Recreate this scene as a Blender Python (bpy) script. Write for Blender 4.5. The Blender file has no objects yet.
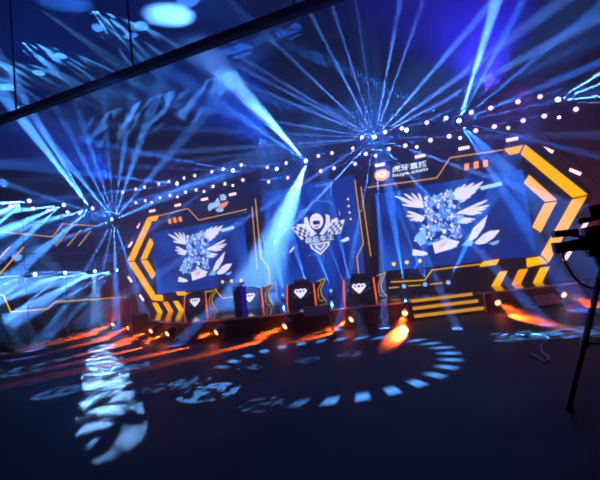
import bpy, bmesh, math, random
import numpy as np
from mathutils import Vector, Matrix
random.seed(7)
SC = bpy.context.scene
COL = SC.collection
PI = math.pi

# ------------------------------------------------------------------ camera
CAM_POS = Vector((5.897, -15.846, 1.899))
CF = Vector((-0.36747, 0.92699, 0.07521)).normalized()
CR = Vector((0.92101, 0.37395, -0.10908)).normalized()
CU = CR.cross(CF).normalized()
CR = CF.cross(CU).normalized()
FPX = 400.0
cd = bpy.data.cameras.new('camera'); cam = bpy.data.objects.new('camera', cd); COL.objects.link(cam)
cd.sensor_fit = 'HORIZONTAL'; cd.sensor_width = 36.0; cd.lens = 36.0 * FPX / 600.0
cd.clip_start = 0.05; cd.clip_end = 200
M3 = Matrix((CR, CU, -CF)).transposed()
cam.matrix_world = Matrix.Translation(CAM_POS) @ M3.to_4x4()
SC.camera = cam

# ------------------------------------------------------------------ world, exposure
W = bpy.data.worlds.new('night_hall'); SC.world = W; W.use_nodes = True
bg = W.node_tree.nodes['Background']; bg.inputs[0].default_value = (0.01, 0.03, 0.16, 1); bg.inputs[1].default_value = 0.10
vs = SC.view_settings
vs.view_transform = 'Standard'; vs.look = 'None'; vs.gamma = 1.0; vs.exposure = 0.0; vs.use_curve_mapping = False
SC.display_settings.display_device = 'sRGB'
cy = SC.cycles
cy.use_denoising = True
cy.sample_clamp_indirect = 2.0
cy.sample_clamp_direct = 0.0
cy.max_bounces = 4; cy.diffuse_bounces = 2; cy.glossy_bounces = 3; cy.volume_bounces = 0
cy.transparent_max_bounces = 8
cy.use_light_tree = True
cy.use_adaptive_sampling = False
cy.filter_width = 1.8

HAZE = 0.045
GAIN = 1.45     # brightness of light boxes and screens
BEAM = 460.0


def ray(px, py):
    return (CF + CR * ((px - 300.0) / FPX) - CU * ((py - 240.0) / FPX))

def onY(px, py, Y):
    d = ray(px, py); return CAM_POS + d * ((Y - CAM_POS.y) / d.y)

def onZ(px, py, Z):
    d = ray(px, py); return CAM_POS + d * ((Z - CAM_POS.z) / d.z)

def onX(px, py, X):
    d = ray(px, py); return CAM_POS + d * ((X - CAM_POS.x) / d.x)

def srgb(r, g, b):
    f = lambda c: (c / 255 / 12.92) if c / 255 <= 0.04045 else ((c / 255 + 0.055) / 1.055) ** 2.4
    return (f(r), f(g), f(b), 1.0)

# ------------------------------------------------------------------ materials
MATS = {}
def surf(name, col, rough=0.5, metal=0.0, var=0.25, scale=6.0, bump=0.0, spec=0.5):
    if name in MATS: return MATS[name]
    m = bpy.data.materials.new(name); m.use_nodes = True
    nt = m.node_tree; p = nt.nodes['Principled BSDF']
    tc = nt.nodes.new('ShaderNodeTexCoord'); nz = nt.nodes.new('ShaderNodeTexNoise')
    nz.inputs['Scale'].default_value = scale; nz.inputs['Detail'].default_value = 4
    nt.links.new(tc.outputs['Object'], nz.inputs['Vector'])
    mx = nt.nodes.new('ShaderNodeMix'); mx.data_type = 'RGBA'
    mx.inputs['A'].default_value = tuple(c * (1 - var) for c in col[:3]) + (1,)
    mx.inputs['B'].default_value = tuple(min(1, c * (1 + var)) for c in col[:3]) + (1,)
    nt.links.new(nz.outputs['Fac'], mx.inputs['Factor']); nt.links.new(mx.outputs['Result'], p.inputs['Base Color'])
    mr = nt.nodes.new('ShaderNodeMapRange'); mr.inputs['To Min'].default_value = max(0.02, rough * 0.8); mr.inputs['To Max'].default_value = min(1, rough * 1.2)
    nt.links.new(nz.outputs['Fac'], mr.inputs['Value']); nt.links.new(mr.outputs['Result'], p.inputs['Roughness'])
    p.inputs['Metallic'].default_value = metal
    p.inputs['Specular IOR Level'].default_value = spec
    if bump:
        b = nt.nodes.new('ShaderNodeBump'); b.inputs['Strength'].default_value = bump; b.inputs['Distance'].default_value = 0.02
        nt.links.new(nz.outputs['Fac'], b.inputs['Height']); nt.links.new(b.outputs['Normal'], p.inputs['Normal'])
    MATS[name] = m; return m

def glow(name, col, strength=1.0, var=0.08, scale=5.0, sampling='NONE'):
    """a lit surface: lamp lens, light box or screen pixels"""
    if name in MATS: return MATS[name]
    m = bpy.data.materials.new(name); m.use_nodes = True
    nt = m.node_tree; nt.nodes.clear()
    out = nt.nodes.new('ShaderNodeOutputMaterial'); e = nt.nodes.new('ShaderNodeEmission')
    tc = nt.nodes.new('ShaderNodeTexCoord'); nz = nt.nodes.new('ShaderNodeTexNoise'); nz.inputs['Scale'].default_value = scale
    nt.links.new(tc.outputs['Object'], nz.inputs['Vector'])
    mx = nt.nodes.new('ShaderNodeMix'); mx.data_type = 'RGBA'
    mx.inputs['A'].default_value = tuple(c * (1 - var) for c in col[:3]) + (1,)
    mx.inputs['B'].default_value = tuple(c * (1 + var) for c in col[:3]) + (1,)
    nt.links.new(nz.outputs['Fac'], mx.inputs['Factor']); nt.links.new(mx.outputs['Result'], e.inputs['Color'])
    e.inputs['Strength'].default_value = strength * GAIN
    nt.links.new(e.outputs[0], out.inputs['Surface'])
    m.cycles.emission_sampling = sampling
    MATS[name] = m; return m

def screen_mat(name, stops, scale=0.35, stretch=(1, 1, 1), strength=1.0):
    """LED display picture: soft clouds of colour"""
    m = bpy.data.materials.new(name); m.use_nodes = True
    nt = m.node_tree; nt.nodes.clear()
    out = nt.nodes.new('ShaderNodeOutputMaterial'); e = nt.nodes.new('ShaderNodeEmission')
    tc = nt.nodes.new('ShaderNodeTexCoord'); mp = nt.nodes.new('ShaderNodeMapping'); mp.inputs['Scale'].default_value = stretch
    nz = nt.nodes.new('ShaderNodeTexNoise'); nz.inputs['Scale'].default_value = scale; nz.inputs['Detail'].default_value = 2.5
    nz.inputs['Distortion'].default_value = 0.6
    rp = nt.nodes.new('ShaderNodeValToRGB')
    rp.color_ramp.elements.remove(rp.color_ramp.elements[1])
    for i, (p, c) in enumerate(stops):
        el = rp.color_ramp.elements[0] if i == 0 else rp.color_ramp.elements.new(p)
        el.position = p; el.color = c
    nt.links.new(tc.outputs['Object'], mp.inputs['Vector']); nt.links.new(mp.outputs[0], nz.inputs['Vector'])
    nt.links.new(nz.outputs['Fac'], rp.inputs['Fac']); nt.links.new(rp.outputs['Color'], e.inputs['Color'])
    e.inputs['Strength'].default_value = strength * GAIN
    nt.links.new(e.outputs[0], out.inputs['Surface'])
    m.cycles.emission_sampling = 'NONE'
    return m

BLACK = surf('black_powder_coat', (0.012, 0.012, 0.016, 1), 0.45)
DARKMET = surf('dark_truss_metal', (0.06, 0.065, 0.08, 1), 0.4, 0.6)
ALU = surf('aluminium_tube', (0.30, 0.31, 0.34, 1), 0.35, 0.8)
NAVY = surf('navy_cladding', (0.014, 0.016, 0.040, 1), 0.55)
DECK = surf('glossy_black_deck', (0.010, 0.010, 0.014, 1), 0.10, 0, 0.3, 2.0)
SKIRT = surf('black_stage_skirt', (0.010, 0.009, 0.014, 1), 0.6)
EDGE = surf('pale_edge_trim', (0.75, 0.68, 0.70, 1), 0.5, 0.0)
RUBBER = surf('black_rubber', (0.008, 0.008, 0.010, 1), 0.7)
WEDGE = surf('scuffed_brown_grille', (0.42, 0.22, 0.15, 1), 0.6, 0, .4, 30)
CAMBLK = surf('camera_black', (0.012, 0.012, 0.018, 1), 0.5)
CABLEW = surf('white_cable_jacket', (0.5, 0.5, 0.55, 1), 0.5)
PAPERW = surf('white_card', (0.75, 0.75, 0.78, 1), 0.6)
STEPM = surf('dark_step_boards', (0.03, 0.022, 0.016, 1), 0.5)
AMBER = glow('amber_light_box', srgb(255, 178, 0), 1.0)
AMBER2 = glow('orange_light_box', srgb(250, 150, 20), 1.0)
STRIP = glow('warm_strip_light', srgb(205, 150, 85), 0.95)
STRIPY = glow('yellow_strip_light', srgb(225, 165, 40), 0.9)
DOTY = glow('pale_yellow_lamp', srgb(245, 205, 90), 1.1)
DOTW = glow('pale_blue_lamp', srgb(190, 220, 255), 1.0)
LENSW = glow('lamp_lens_white', (0.95, 0.74, 1.0, 1), 1.2)
LENSB = glow('lamp_lens_blue', (0.55, 0.80, 1.0, 1), 5.0)
STROBE = glow('strobe_tube_pink', (1.0, 0.46, 0.46, 1), 2.0)
LENSO = glow('lamp_lens_orange', (1.0, 0.45, 0.20, 1), 3.0)
LENSD = glow('lamp_lens_dim_blue', (0.25, 0.50, 1.0, 1), 0.9)
LENSY = glow('lamp_lens_yellow', (1.0, 0.93, 0.65, 1), 2.0)
ORANGE = glow('orange_edge_light', srgb(225, 95, 50), 0.85)
PICWHITE = glow('picture_pale', srgb(222, 220, 246), 1.0, 0.12, 3)
PICBLUE = glow('picture_sky_blue', srgb(120, 175, 245), 1.0, 0.25, 3)
PICMID = glow('picture_mid_blue', srgb(60, 110, 215), 1.0, 0.25, 3)
PICDARK = glow('picture_deep_blue', srgb(16, 34, 105), 1.0, 0.1, 3)
PICPINK = glow('picture_pink', srgb(215, 150, 170), 1.0, 0.1, 3)
TEXTW = glow('sign_white', srgb(215, 235, 255), 1.0)
BADGEO = glow('badge_orange', srgb(250, 165, 80), 1.0)
BADGEW = glow('badge_white', srgb(255, 240, 225), 1.0)
BLUESTRIP = glow('deep_blue_strip', srgb(22, 16, 150), 0.55)
SAL = glow('emblem_salmon', srgb(225, 140, 130), 1.0)

# ------------------------------------------------------------------ mesh collector
class MB:
    def __init__(s): s.v = []; s.f = []; s.mi = []; s.mats = []; s.cur = 0; s.sm = []
    def use(s, mat):
        if mat not in s.mats: s.mats.append(mat)
        s.cur = s.mats.index(mat); return s
    def add(s, vs, fs, smooth=False):
        o = len(s.v); s.v += [tuple(v) for v in vs]
        for f in fs: s.f.append([i + o for i in f]); s.mi.append(s.cur); s.sm.append(smooth)
    def box(s, c, size, rot=None):
        x, y, z = [k / 2 for k in size]; R = rot if rot is not None else Matrix.Identity(3)
        P = [Vector(c) + R @ Vector((a * x, b * y, d * z)) for a in (-1, 1) for b in (-1, 1) for d in (-1, 1)]
        s.add(P, [(0, 1, 3, 2), (4, 6, 7, 5), (0, 4, 5, 1), (2, 3, 7, 6), (0, 2, 6, 4), (1, 5, 7, 3)])
    def prism(s, pts, ext):
        pts = [Vector(p) for p in pts]; n = len(pts); e = Vector(ext)
        nrm = Vector((0, 0, 0))
        for i in range(n): nrm += pts[i].cross(pts[(i + 1) % n])
        if nrm.dot(e) > 0: pts.reverse()
        P = pts + [p + e for p in pts]
        s.add(P, [list(range(n)), list(range(2 * n - 1, n - 1, -1))] + [[i, i + n, (i + 1) % n + n, (i + 1) % n] for i in range(n)])
    def tube(s, p, q, r, n=8, r2=None):
        p, q = Vector(p), Vector(q); d = (q - p)
        if d.length < 1e-6: return
        d.normalize(); a = d.orthogonal().normalized(); b = d.cross(a); r2 = r if r2 is None else r2
        P = []
        for i in range(n):
            t = 2 * PI * i / n; P.append(p + (a * math.cos(t) + b * math.sin(t)) * r)
        for i in range(n):
            t = 2 * PI * i / n; P.append(q + (a * math.cos(t) + b * math.sin(t)) * r2)
        s.add(P, [[i, (i + 1) % n, (i + 1) % n + n, i + n] for i in range(n)], True)
        s.add([P[i] for i in range(n)], [list(range(n - 1, -1, -1))]); s.add([P[i + n] for i in range(n)], [list(range(n))])
    def path(s, pts, r, n=8):
        for a, b in zip(pts[:-1], pts[1:]): s.tube(a, b, r, n)
        for p in pts[1:-1]: s.ball(p, r * 1.02, 6, 4)
    def ball(s, c, r, n=10, m=6, sc=(1, 1, 1)):
        P = []; F = []
        for j in range(m + 1):
            ph = PI * j / m
            for i in range(n):
                th = 2 * PI * i / n
                P.append(Vector(c) + Vector((r * sc[0] * math.sin(ph) * math.cos(th), r * sc[1] * math.sin(ph) * math.sin(th), r * sc[2] * math.cos(ph))))
        for j in range(m):
            for i in range(n): F.append([j * n + i, (j + 1) * n + i, (j + 1) * n + (i + 1) % n, j * n + (i + 1) % n])
        s.add(P, F, True)
    def lathe(s, prof, o=(0, 0, 0), ax=(0, 0, 1), n=16):
        o = Vector(o); d = Vector(ax).normalized(); a = d.orthogonal().normalized(); b = d.cross(a); P = []; F = []
        for r, h in prof:
            for i in range(n):
                t = 2 * PI * i / n; P.append(o + d * h + (a * math.cos(t) + b * math.sin(t)) * r)
        for j in range(len(prof) - 1):
            for i in range(n): F.append([j * n + i, j * n + (i + 1) % n, (j + 1) * n + (i + 1) % n, (j + 1) * n + i])
        s.add(P, F, True)
        s.add([P[i] for i in range(n)], [list(range(n - 1, -1, -1))])
        k = (len(prof) - 1) * n; s.add([P[k + i] for i in range(n)], [list(range(n))])
    def build(s, name, mat=None, parent=None, bevel=0.0):
        me = bpy.data.meshes.new(name)
        mats = s.mats if s.mats else [mat]
        if parent is not None:
            org = Vector((0, 0, 0)); inv = WMAT[parent.name].inverted()
            vv = [inv @ Vector(v) for v in s.v]
        else:
            lo = [min(v[k] for v in s.v) for k in range(3)]; hi = [max(v[k] for v in s.v) for k in range(3)]
            org = Vector(((lo[0] + hi[0]) / 2, (lo[1] + hi[1]) / 2, lo[2])); vv = [Vector(v) - org for v in s.v]
        me.from_pydata([tuple(v) for v in vv], [], s.f)
        for m in mats: me.materials.append(m)
        me.polygons.foreach_set('material_index', s.mi); me.polygons.foreach_set('use_smooth', s.sm)
        bm = bmesh.new(); bm.from_mesh(me); bmesh.ops.recalc_face_normals(bm, faces=bm.faces); bm.to_mesh(me); bm.free()
        me.update()
        o = bpy.data.objects.new(name, me); COL.objects.link(o)
        if parent is not None: o.parent = parent; WMAT[o.name] = WMAT[parent.name].copy()
        else: o.location = org; WMAT[o.name] = Matrix.Translation(org)
        if bevel:
            b = o.modifiers.new('bevel', 'BEVEL'); b.width = bevel; b.segments = 2; b.limit_method = 'ANGLE'
        return o

WMAT = {}
def tag(o, label, cat, group=None):
    o['label'] = label; o['category'] = cat
    if group: o['group'] = group
    return o
def thing(name, label, cat, loc=(0, 0, 0), rot=None, group=None):
    o = bpy.data.objects.new(name, None); COL.objects.link(o); o.empty_display_size = 0.1
    m = Matrix.Translation(Vector(loc)) @ (rot.to_4x4() if rot is not None else Matrix.Identity(4))
    o.matrix_world = m; WMAT[o.name] = m
    return tag(o, label, cat, group)
STRUCT = {'floor': 'dark polished hall floor in front of the stage', 'ceiling': 'dark high ceiling of the hall', 'wall_back': 'black pleated drape behind the stage', 'wall_left': 'black side wall behind the wing scaffold', 'wall_right': 'black side wall beyond the broadcast camera', 'trim_1': 'long black steel beam hung under the ceiling'}
def struct(o):
    o['kind'] = 'structure'; tag(o, STRUCT[o.name], 'beam' if o.name == 'trim_1' else o.name.split('_')[0]); return o
def clone(root, mat, label, group=None):
    r = root.copy(); COL.objects.link(r); r.matrix_world = mat; WMAT[r.name] = mat.copy(); r['label'] = label
    if group: r['group'] = group
    for ch in list(root.children):
        if ch.type == 'LIGHT': continue
        c = ch.copy(); COL.objects.link(c); c.parent = r; WMAT[c.name] = mat.copy()
        for g in list(ch.children):
            d = g.copy(); COL.objects.link(d); d.parent = c
    return r
def aim(fwd, up=(0, 0, 1)):
    """rotation taking local -Y to fwd"""
    f = Vector(fwd).normalized(); y = -f; x = y.cross(Vector(up))
    if x.length < 1e-4: x = Vector((1, 0, 0))
    x.normalize(); z = x.cross(y); return Matrix((x, y, z)).transposed()

# ------------------------------------------------------------------ light helpers
def spot(loc, target, deg, power, col, blend=0.25, soft=0.02, name='beam', parent=None):
    l = bpy.data.lights.new(name, 'SPOT'); l.energy = power; l.color = col[:3]; l.spot_size = math.radians(deg); l.spot_blend = blend
    l.shadow_soft_size = soft
    o = bpy.data.objects.new(name, l); COL.objects.link(o)
    d = (Vector(target) - Vector(loc)).normalized()
    mw = Matrix.Translation(Vector(loc)) @ d.to_track_quat('-Z', 'Y').to_matrix().to_4x4()
    if parent is not None:
        o.parent = parent; o.matrix_local = WMAT[parent.name].inverted() @ mw
    else: o.matrix_world = mw
    return o

def gobo(loc, target, deg, power, col, kind='ring', n=18, twist=3.0, r0=.72, r1=.95, ang=0.0, seed=0.0, parent=None, freq=9.0, duty=0.0, gap=None):
    """a moving head with a patterned metal disc in front of its lamp"""
    o = spot(loc, target, deg, power, col, 0.05, 0.01, 'gobo_beam', parent)
    l = o.data; l.use_nodes = True; nt = l.node_tree; nt.nodes.clear()
    out = nt.nodes.new('ShaderNodeOutputLight'); em = nt.nodes.new('ShaderNodeEmission'); nt.links.new(em.outputs[0], out.inputs[0])
    geo = nt.nodes.new('ShaderNodeNewGeometry')
    f = (Vector(target) - Vector(loc)).normalized(); up = Vector((0, 0, 1)); r = f.cross(up).normalized(); u = r.cross(f)
    def dot(v):
        d = nt.nodes.new('ShaderNodeVectorMath'); d.operation = 'DOT_PRODUCT'; d.inputs[1].default_value = v
        nt.links.new(geo.outputs['Incoming'], d.inputs[0]); return d.outputs['Value']
    def mth(op, a, b=None, c=None):
        m = nt.nodes.new('ShaderNodeMath'); m.operation = op
        for i, x in enumerate((a, b, c)):
            if x is None: continue
            if isinstance(x, (int, float)): m.inputs[i].default_value = x
            else: nt.links.new(x, m.inputs[i])
        return m.outputs[0]
    k = 1.0 / math.tan(math.radians(deg / 2))
    df = dot(f); U = mth('MULTIPLY', mth('DIVIDE', dot(r), df), k); V = mth('MULTIPLY', mth('DIVIDE', dot(u), df), k)
    if kind == 'ring':
        R = mth('SQRT', mth('ADD', mth('MULTIPLY', U, U), mth('MULTIPLY', V, V)))
        th = mth('ARCTAN2', V, U)
        ph = mth('ADD', mth('MULTIPLY', th, float(n)), mth('MULTIPLY', R, twist * 2 * PI))
        dash = mth('SINE', ph)
        a = nt.nodes.new('ShaderNodeMapRange'); a.interpolation_type = 'SMOOTHSTEP'
        a.inputs['From Min'].default_value = duty - .25; a.inputs['From Max'].default_value = duty + .55; nt.links.new(dash, a.inputs['Value'])
        b = nt.nodes.new('ShaderNodeMapRange'); b.interpolation_type = 'SMOOTHSTEP'
        b.inputs['From Min'].default_value = r0 - .05; b.inputs['From Max'].default_value = r0 + .08; nt.links.new(R, b.inputs['Value'])
        c = nt.nodes.new('ShaderNodeMapRange'); c.interpolation_type = 'SMOOTHSTEP'
        c.inputs['From Min'].default_value = r1 + .05; c.inputs['From Max'].default_value = r1 - .08; nt.links.new(R, c.inputs['Value'])
        mask = mth('MULTIPLY', mth('MULTIPLY', a.outputs[0], b.outputs[0]), c.outputs[0])
        if gap:      # the closed part of the ring
            g = nt.nodes.new('ShaderNodeMapRange'); g.inputs['From Min'].default_value = math.cos(gap[1]) + .15; g.inputs['From Max'].default_value = math.cos(gap[1]) - .15
            nt.links.new(mth('COSINE', mth('SUBTRACT', th, gap[0])), g.inputs['Value']); mask = mth('MULTIPLY', mask, g.outputs[0])
    else:
        ca, sa = math.cos(ang), math.sin(ang)
        S = mth('ADD', mth('MULTIPLY', U, ca), mth('MULTIPLY', V, sa)); T = mth('SUBTRACT', mth('MULTIPLY', V, ca), mth('MULTIPLY', U, sa))
        cb = nt.nodes.new('ShaderNodeCombineXYZ'); nt.links.new(mth('MULTIPLY', S, 1.6), cb.inputs[0]); nt.links.new(mth('MULTIPLY', T, freq), cb.inputs[1]); cb.inputs[2].default_value = seed
        nz = nt.nodes.new('ShaderNodeTexNoise'); nz.inputs['Scale'].default_value = 1.0; nz.inputs['Detail'].default_value = 1.0
        nt.links.new(cb.outputs[0], nz.inputs['Vector'])
        a = nt.nodes.new('ShaderNodeMapRange'); a.interpolation_type = 'SMOOTHSTEP'
        a.inputs['From Min'].default_value = .46 + duty; a.inputs['From Max'].default_value = .62 + duty; nt.links.new(nz.outputs['Fac'], a.inputs['Value'])
        mask = a.outputs[0]
    nt.links.new(mask, em.inputs['Strength'])
    return o

BL = (0.03, 0.20, 1.0); BLW = (0.10, 0.32, 1.0); DEEP = (0.008, 0.075, 1.0); VIO = (0.16, 0.14, 1.0)
ORD = 'first second third fourth fifth sixth seventh eighth ninth tenth eleventh twelfth thirteenth fourteenth fifteenth sixteenth seventeenth eighteenth nineteenth twentieth twenty-first twenty-second twenty-third twenty-fourth twenty-fifth twenty-sixth'.split()

# broad blue wash of the hall (added fill spots without fixtures)
for wx, pw, wc in ((-9.5, 2600, DEEP), (-1, 2600, DEEP), (7.5, 6500, (0.03, 0.02, 1.0))):
    spot((wx, -1.2, 7.2), (wx - 1.0, -6, 11.5), 95, pw, wc, 0.9, 0.2, 'blue_fill_light')

# ------------------------------------------------------------------ the setting
CEIL = 13.0
m = MB(); m.box((-1, -8, -0.05), (32, 24, 0.1))
FLOORM = surf('dark_polished_floor', (0.024, 0.021, 0.024, 1), 0.60, 0, .35, 1.2, 0.02, 0.08)
struct(m.build('floor', FLOORM))
m = MB(); m.box((-1, -8, CEIL + 0.05), (32, 24, 0.1)); struct(m.build('ceiling', surf('dark_ceiling_boards', (0.05, 0.052, 0.06, 1), 0.9, 0, .3, 1.5, 0, 0.1)))
DRAPE = surf('black_drape', (0.035, 0.03, 0.045, 1), 0.85, 0, .35, 3)
m = MB()
n = 160; x0, x1 = -17, 15
pts = [(x0 + (x1 - x0) * i / n, 2.6 + 0.05 * math.sin(i * 1.9)) for i in range(n + 1)]
m.add([(x, y, 0) for x, y in pts] + [(x, y, CEIL) for x, y in pts], [[i, i + 1, n + 2 + i, n + 1 + i] for i in range(n)], True)
struct(m.build('wall_back', DRAPE))
m = MB(); m.box((-16, -8, CEIL / 2), (0.2, 24, CEIL)); struct(m.build('wall_left', DRAPE))
m = MB(); m.box((14, -8, CEIL / 2), (0.2, 24, CEIL)); struct(m.build('wall_right', DRAPE))
# black steel beam hung under the ceiling, parallel to the stage
CB = surf('black_ceiling_steel', (0.004, 0.004, 0.005, 1), 0.8, 0, .2, 6, 0, .1)
m = MB(); zc = 8.0
m.box((-1, -7.25, zc - .09), (27, .2, .04)); m.box((-1, -7.25, zc + .09), (27, .2, .04)); m.box((-1, -7.25, zc), (27, .08, .18))
for xx in (-12, -7, -2, 3, 8, 12): m.tube((xx, -7.25, zc + .2), (xx, -7.25, CEIL), .03, 8)
struct(m.build('trim_1', CB))

# ------------------------------------------------------------------ haze in the hall
def haze_box(name, lo, hi, dens, label):
    m = MB(); yf = lambda z: -5.6 - .435 * z
    m.prism([(lo[0], yf(lo[2]), lo[2]), (lo[0], yf(hi[2]), hi[2]), (lo[0], hi[1], hi[2]), (lo[0], hi[1], lo[2])], (hi[0] - lo[0], 0, 0))   # it leans out over the hall
    mt = bpy.data.materials.new(name); mt.use_nodes = True; nt = mt.node_tree; nt.nodes.clear()
    out = nt.nodes.new('ShaderNodeOutputMaterial'); sc_ = nt.nodes.new('ShaderNodeVolumeScatter')
    sc_.inputs['Color'].default_value = (1, 1, 1, 1); sc_.inputs['Density'].default_value = dens; sc_.inputs['Anisotropy'].default_value = 0.0
    nt.links.new(sc_.outputs[0], out.inputs['Volume'])
    o = m.build(name, mt); o['kind'] = 'stuff'; tag(o, label, 'haze'); return o
for z0, z1, k_, lab in ((0.02, 9.2, 1.0, 'thin theatrical haze over the stage, catching the beams'), (9.21, 10.6, .6, 'thinner haze above the lighting trusses'), (10.61, 11.9, .3, 'faintest haze high under the dark ceiling')):
    haze_box('stage_haze', (-15.8, 0, z0), (13.8, 2.5, z1), HAZE * k_, lab)

# ------------------------------------------------------------------ stage platform and steps
H = 0.6
A = Vector((9.3, -0.95, 0)); B = Vector((6.35, -2.19, 0)); C0 = Vector((4.3, -3.18, 0)); D0 = Vector((1.3, -4.02, 0)); E0 = Vector((-2.8, -4.85, 0)); F0 = Vector((-3.9, -4.40, 0)); G0 = Vector((-5.64, -3.36, 0)); G1 = Vector((-9.65, -0.1, 0))
sd = (B - C0).normalized(); sn = Vector((-sd.y, sd.x, 0)); B2 = B + sn * 0.92; C2 = C0 + sn * 0.92
outline = [A, B, B2, C2, C0, D0, E0, F0, G0, G1, Vector((-9.75, -0.012, 0)), Vector((-2.2, -0.012, 0)), Vector((-2.2, 1.15, 0)), Vector((2.2, 1.15, 0)), Vector((2.2, -0.012, 0)), Vector((9.9, -0.012, 0))]
stage = thing('stage_platform', 'low black glossy stage platform in front of the screens', 'stage', (0, -1.5, 0))
m = MB(); m.prism([p + Vector((0, 0, H - 0.05)) for p in outline], (0, 0, 0.05)); m.build('deck', DECK, stage)
m = MB(); m.prism([p * 1.0 + Vector((0, 0.03, 0.002)) for p in outline], (0, 0, H - 0.055)); m.build('skirt', SKIRT, stage)
def edge(pts, name):
    m = MB()
    for p, q in zip(pts[:-1], pts[1:]):
        d = (q - p).normalized(); nn = Vector((d.y, -d.x, 0))
        if nn.y > 0: nn = -nn
        c = (p + q) / 2 + nn * 0.012 + Vector((0, 0, H - 0.028))
        m.box(c, ((q - p).length, 0.02, 0.05), Matrix.Rotation(math.atan2(d.y, d.x), 3, 'Z'))
    return m.build(name, EDGE, stage)
edge([C0, D0, E0, F0, G0, G1], 'edge_trim'); edge([A, B], 'edge_trim')
m = MB(); m.tube(B + Vector((.02, -.03, 0.0)), B + Vector((.02, -.03, H)), 0.02); m.build('corner_trim', EDGE, stage)

steps = thing('stage_steps', 'three stage steps with glowing yellow risers set into the platform', 'steps', (C0 + B) / 2)
for k in range(3):
    z1 = 0.2 * (k + 1) - 0.012; d0 = 0.02 + 0.3 * k
    p = C0 + sd * 0.03 + sn * d0; q = B - sd * 0.03 + sn * d0; p2 = p + sn * (0.9 - d0); q2 = q + sn * (0.9 - d0)
    m = MB(); m.prism([v + Vector((0, 0, 0.2 * k + 0.002)) for v in (p, q, q2, p2)], (0, 0, 0.19)); st = m.build('step', STEPM, steps)
    m = MB(); m.box((p + q) / 2 - sn * 0.008 + Vector((0, 0, 0.2 * k + 0.125)), ((q - p).length, 0.012, 0.10), Matrix.Rotation(math.atan2(sd.y, sd.x), 3, 'Z'))
    m.build('riser_light', glow('riser_light_strip', srgb(196, 138, 48), 0.85), st)

# ------------------------------------------------------------------ stage wall panels
def wallpoly(s):
    return [(s * x, 0.0, z) for x, z in ((2.25, H + .004), (8.35, H + .004), (8.75, 1.25), (10.15, 3.36), (8.62, 5.80), (2.25, 5.80))]
for s, lab in ((-1, 'dark navy stage wall panel on the narrow far side of the crest screen'), (1, 'dark navy stage wall panel behind the glowing company lettering')):
    t = thing('stage_wall_panel', lab, 'wall panel', (s * 5.5, 0.1, H))
    m = MB(); m.prism(wallpoly(s), (0, 0.12, 0))
    m.build('panel', NAVY, t)
    m = MB()
    P = [Vector((x, 0.06, z)) for x, y, z in wallpoly(s)]
    m.path(P[1:], 0.045, 6); m.build('edge_pipe', DARKMET, t)
    m = MB(); m.box((s * 2.26, 0.66, (H + 5.8) / 2 + .004), (0.06, 1.04, 5.8 - H)); m.build('return_panel', NAVY, t)

S_STOPS = [(0.30, srgb(4, 18, 84)), (0.47, srgb(4, 48, 138)), (0.60, srgb(16, 74, 176)), (0.74, srgb(36, 104, 210))]
C_STOPS = [(0.28, srgb(4, 20, 110)), (0.46, srgb(5, 52, 160)), (0.60, srgb(16, 86, 200)), (0.76, srgb(50, 130, 235))]
SIDE_SCREEN = screen_mat('side_screen_picture', S_STOPS, 0.35, (1, 1, .8))
CENTRE_SCREEN = screen_mat('centre_screen_picture', C_STOPS, 0.4, (1.3, 1, .5), 0.75)
YS = -0.035   # face of the screens

def flat(m, pts, y, e=0.006):
    m.prism([Vector((p[0], y, p[-1])) for p in pts], (0, e, 0))

def map6(ox, oy, k, Y, dx=0.0):
    def f(p):
        v = onY(ox + p[0] / k, oy + p[1] / k, Y); return (v.x + dx, v.z)
    return f

def leaf(base, tip, w):
    b = Vector(base); t = Vector(tip); d = t - b; nrm = Vector((-d.y, d.x)).normalized() * w
    pt = lambda k, q: tuple(b + d * k + nrm * q)
    return [pt(0, .45), pt(.35, .8), pt(.7, 1), pt(.9, .6), pt(1, 0), pt(.93, -.35), pt(.7, -.7), pt(.35, -.6), pt(0, -.45)]

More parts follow.
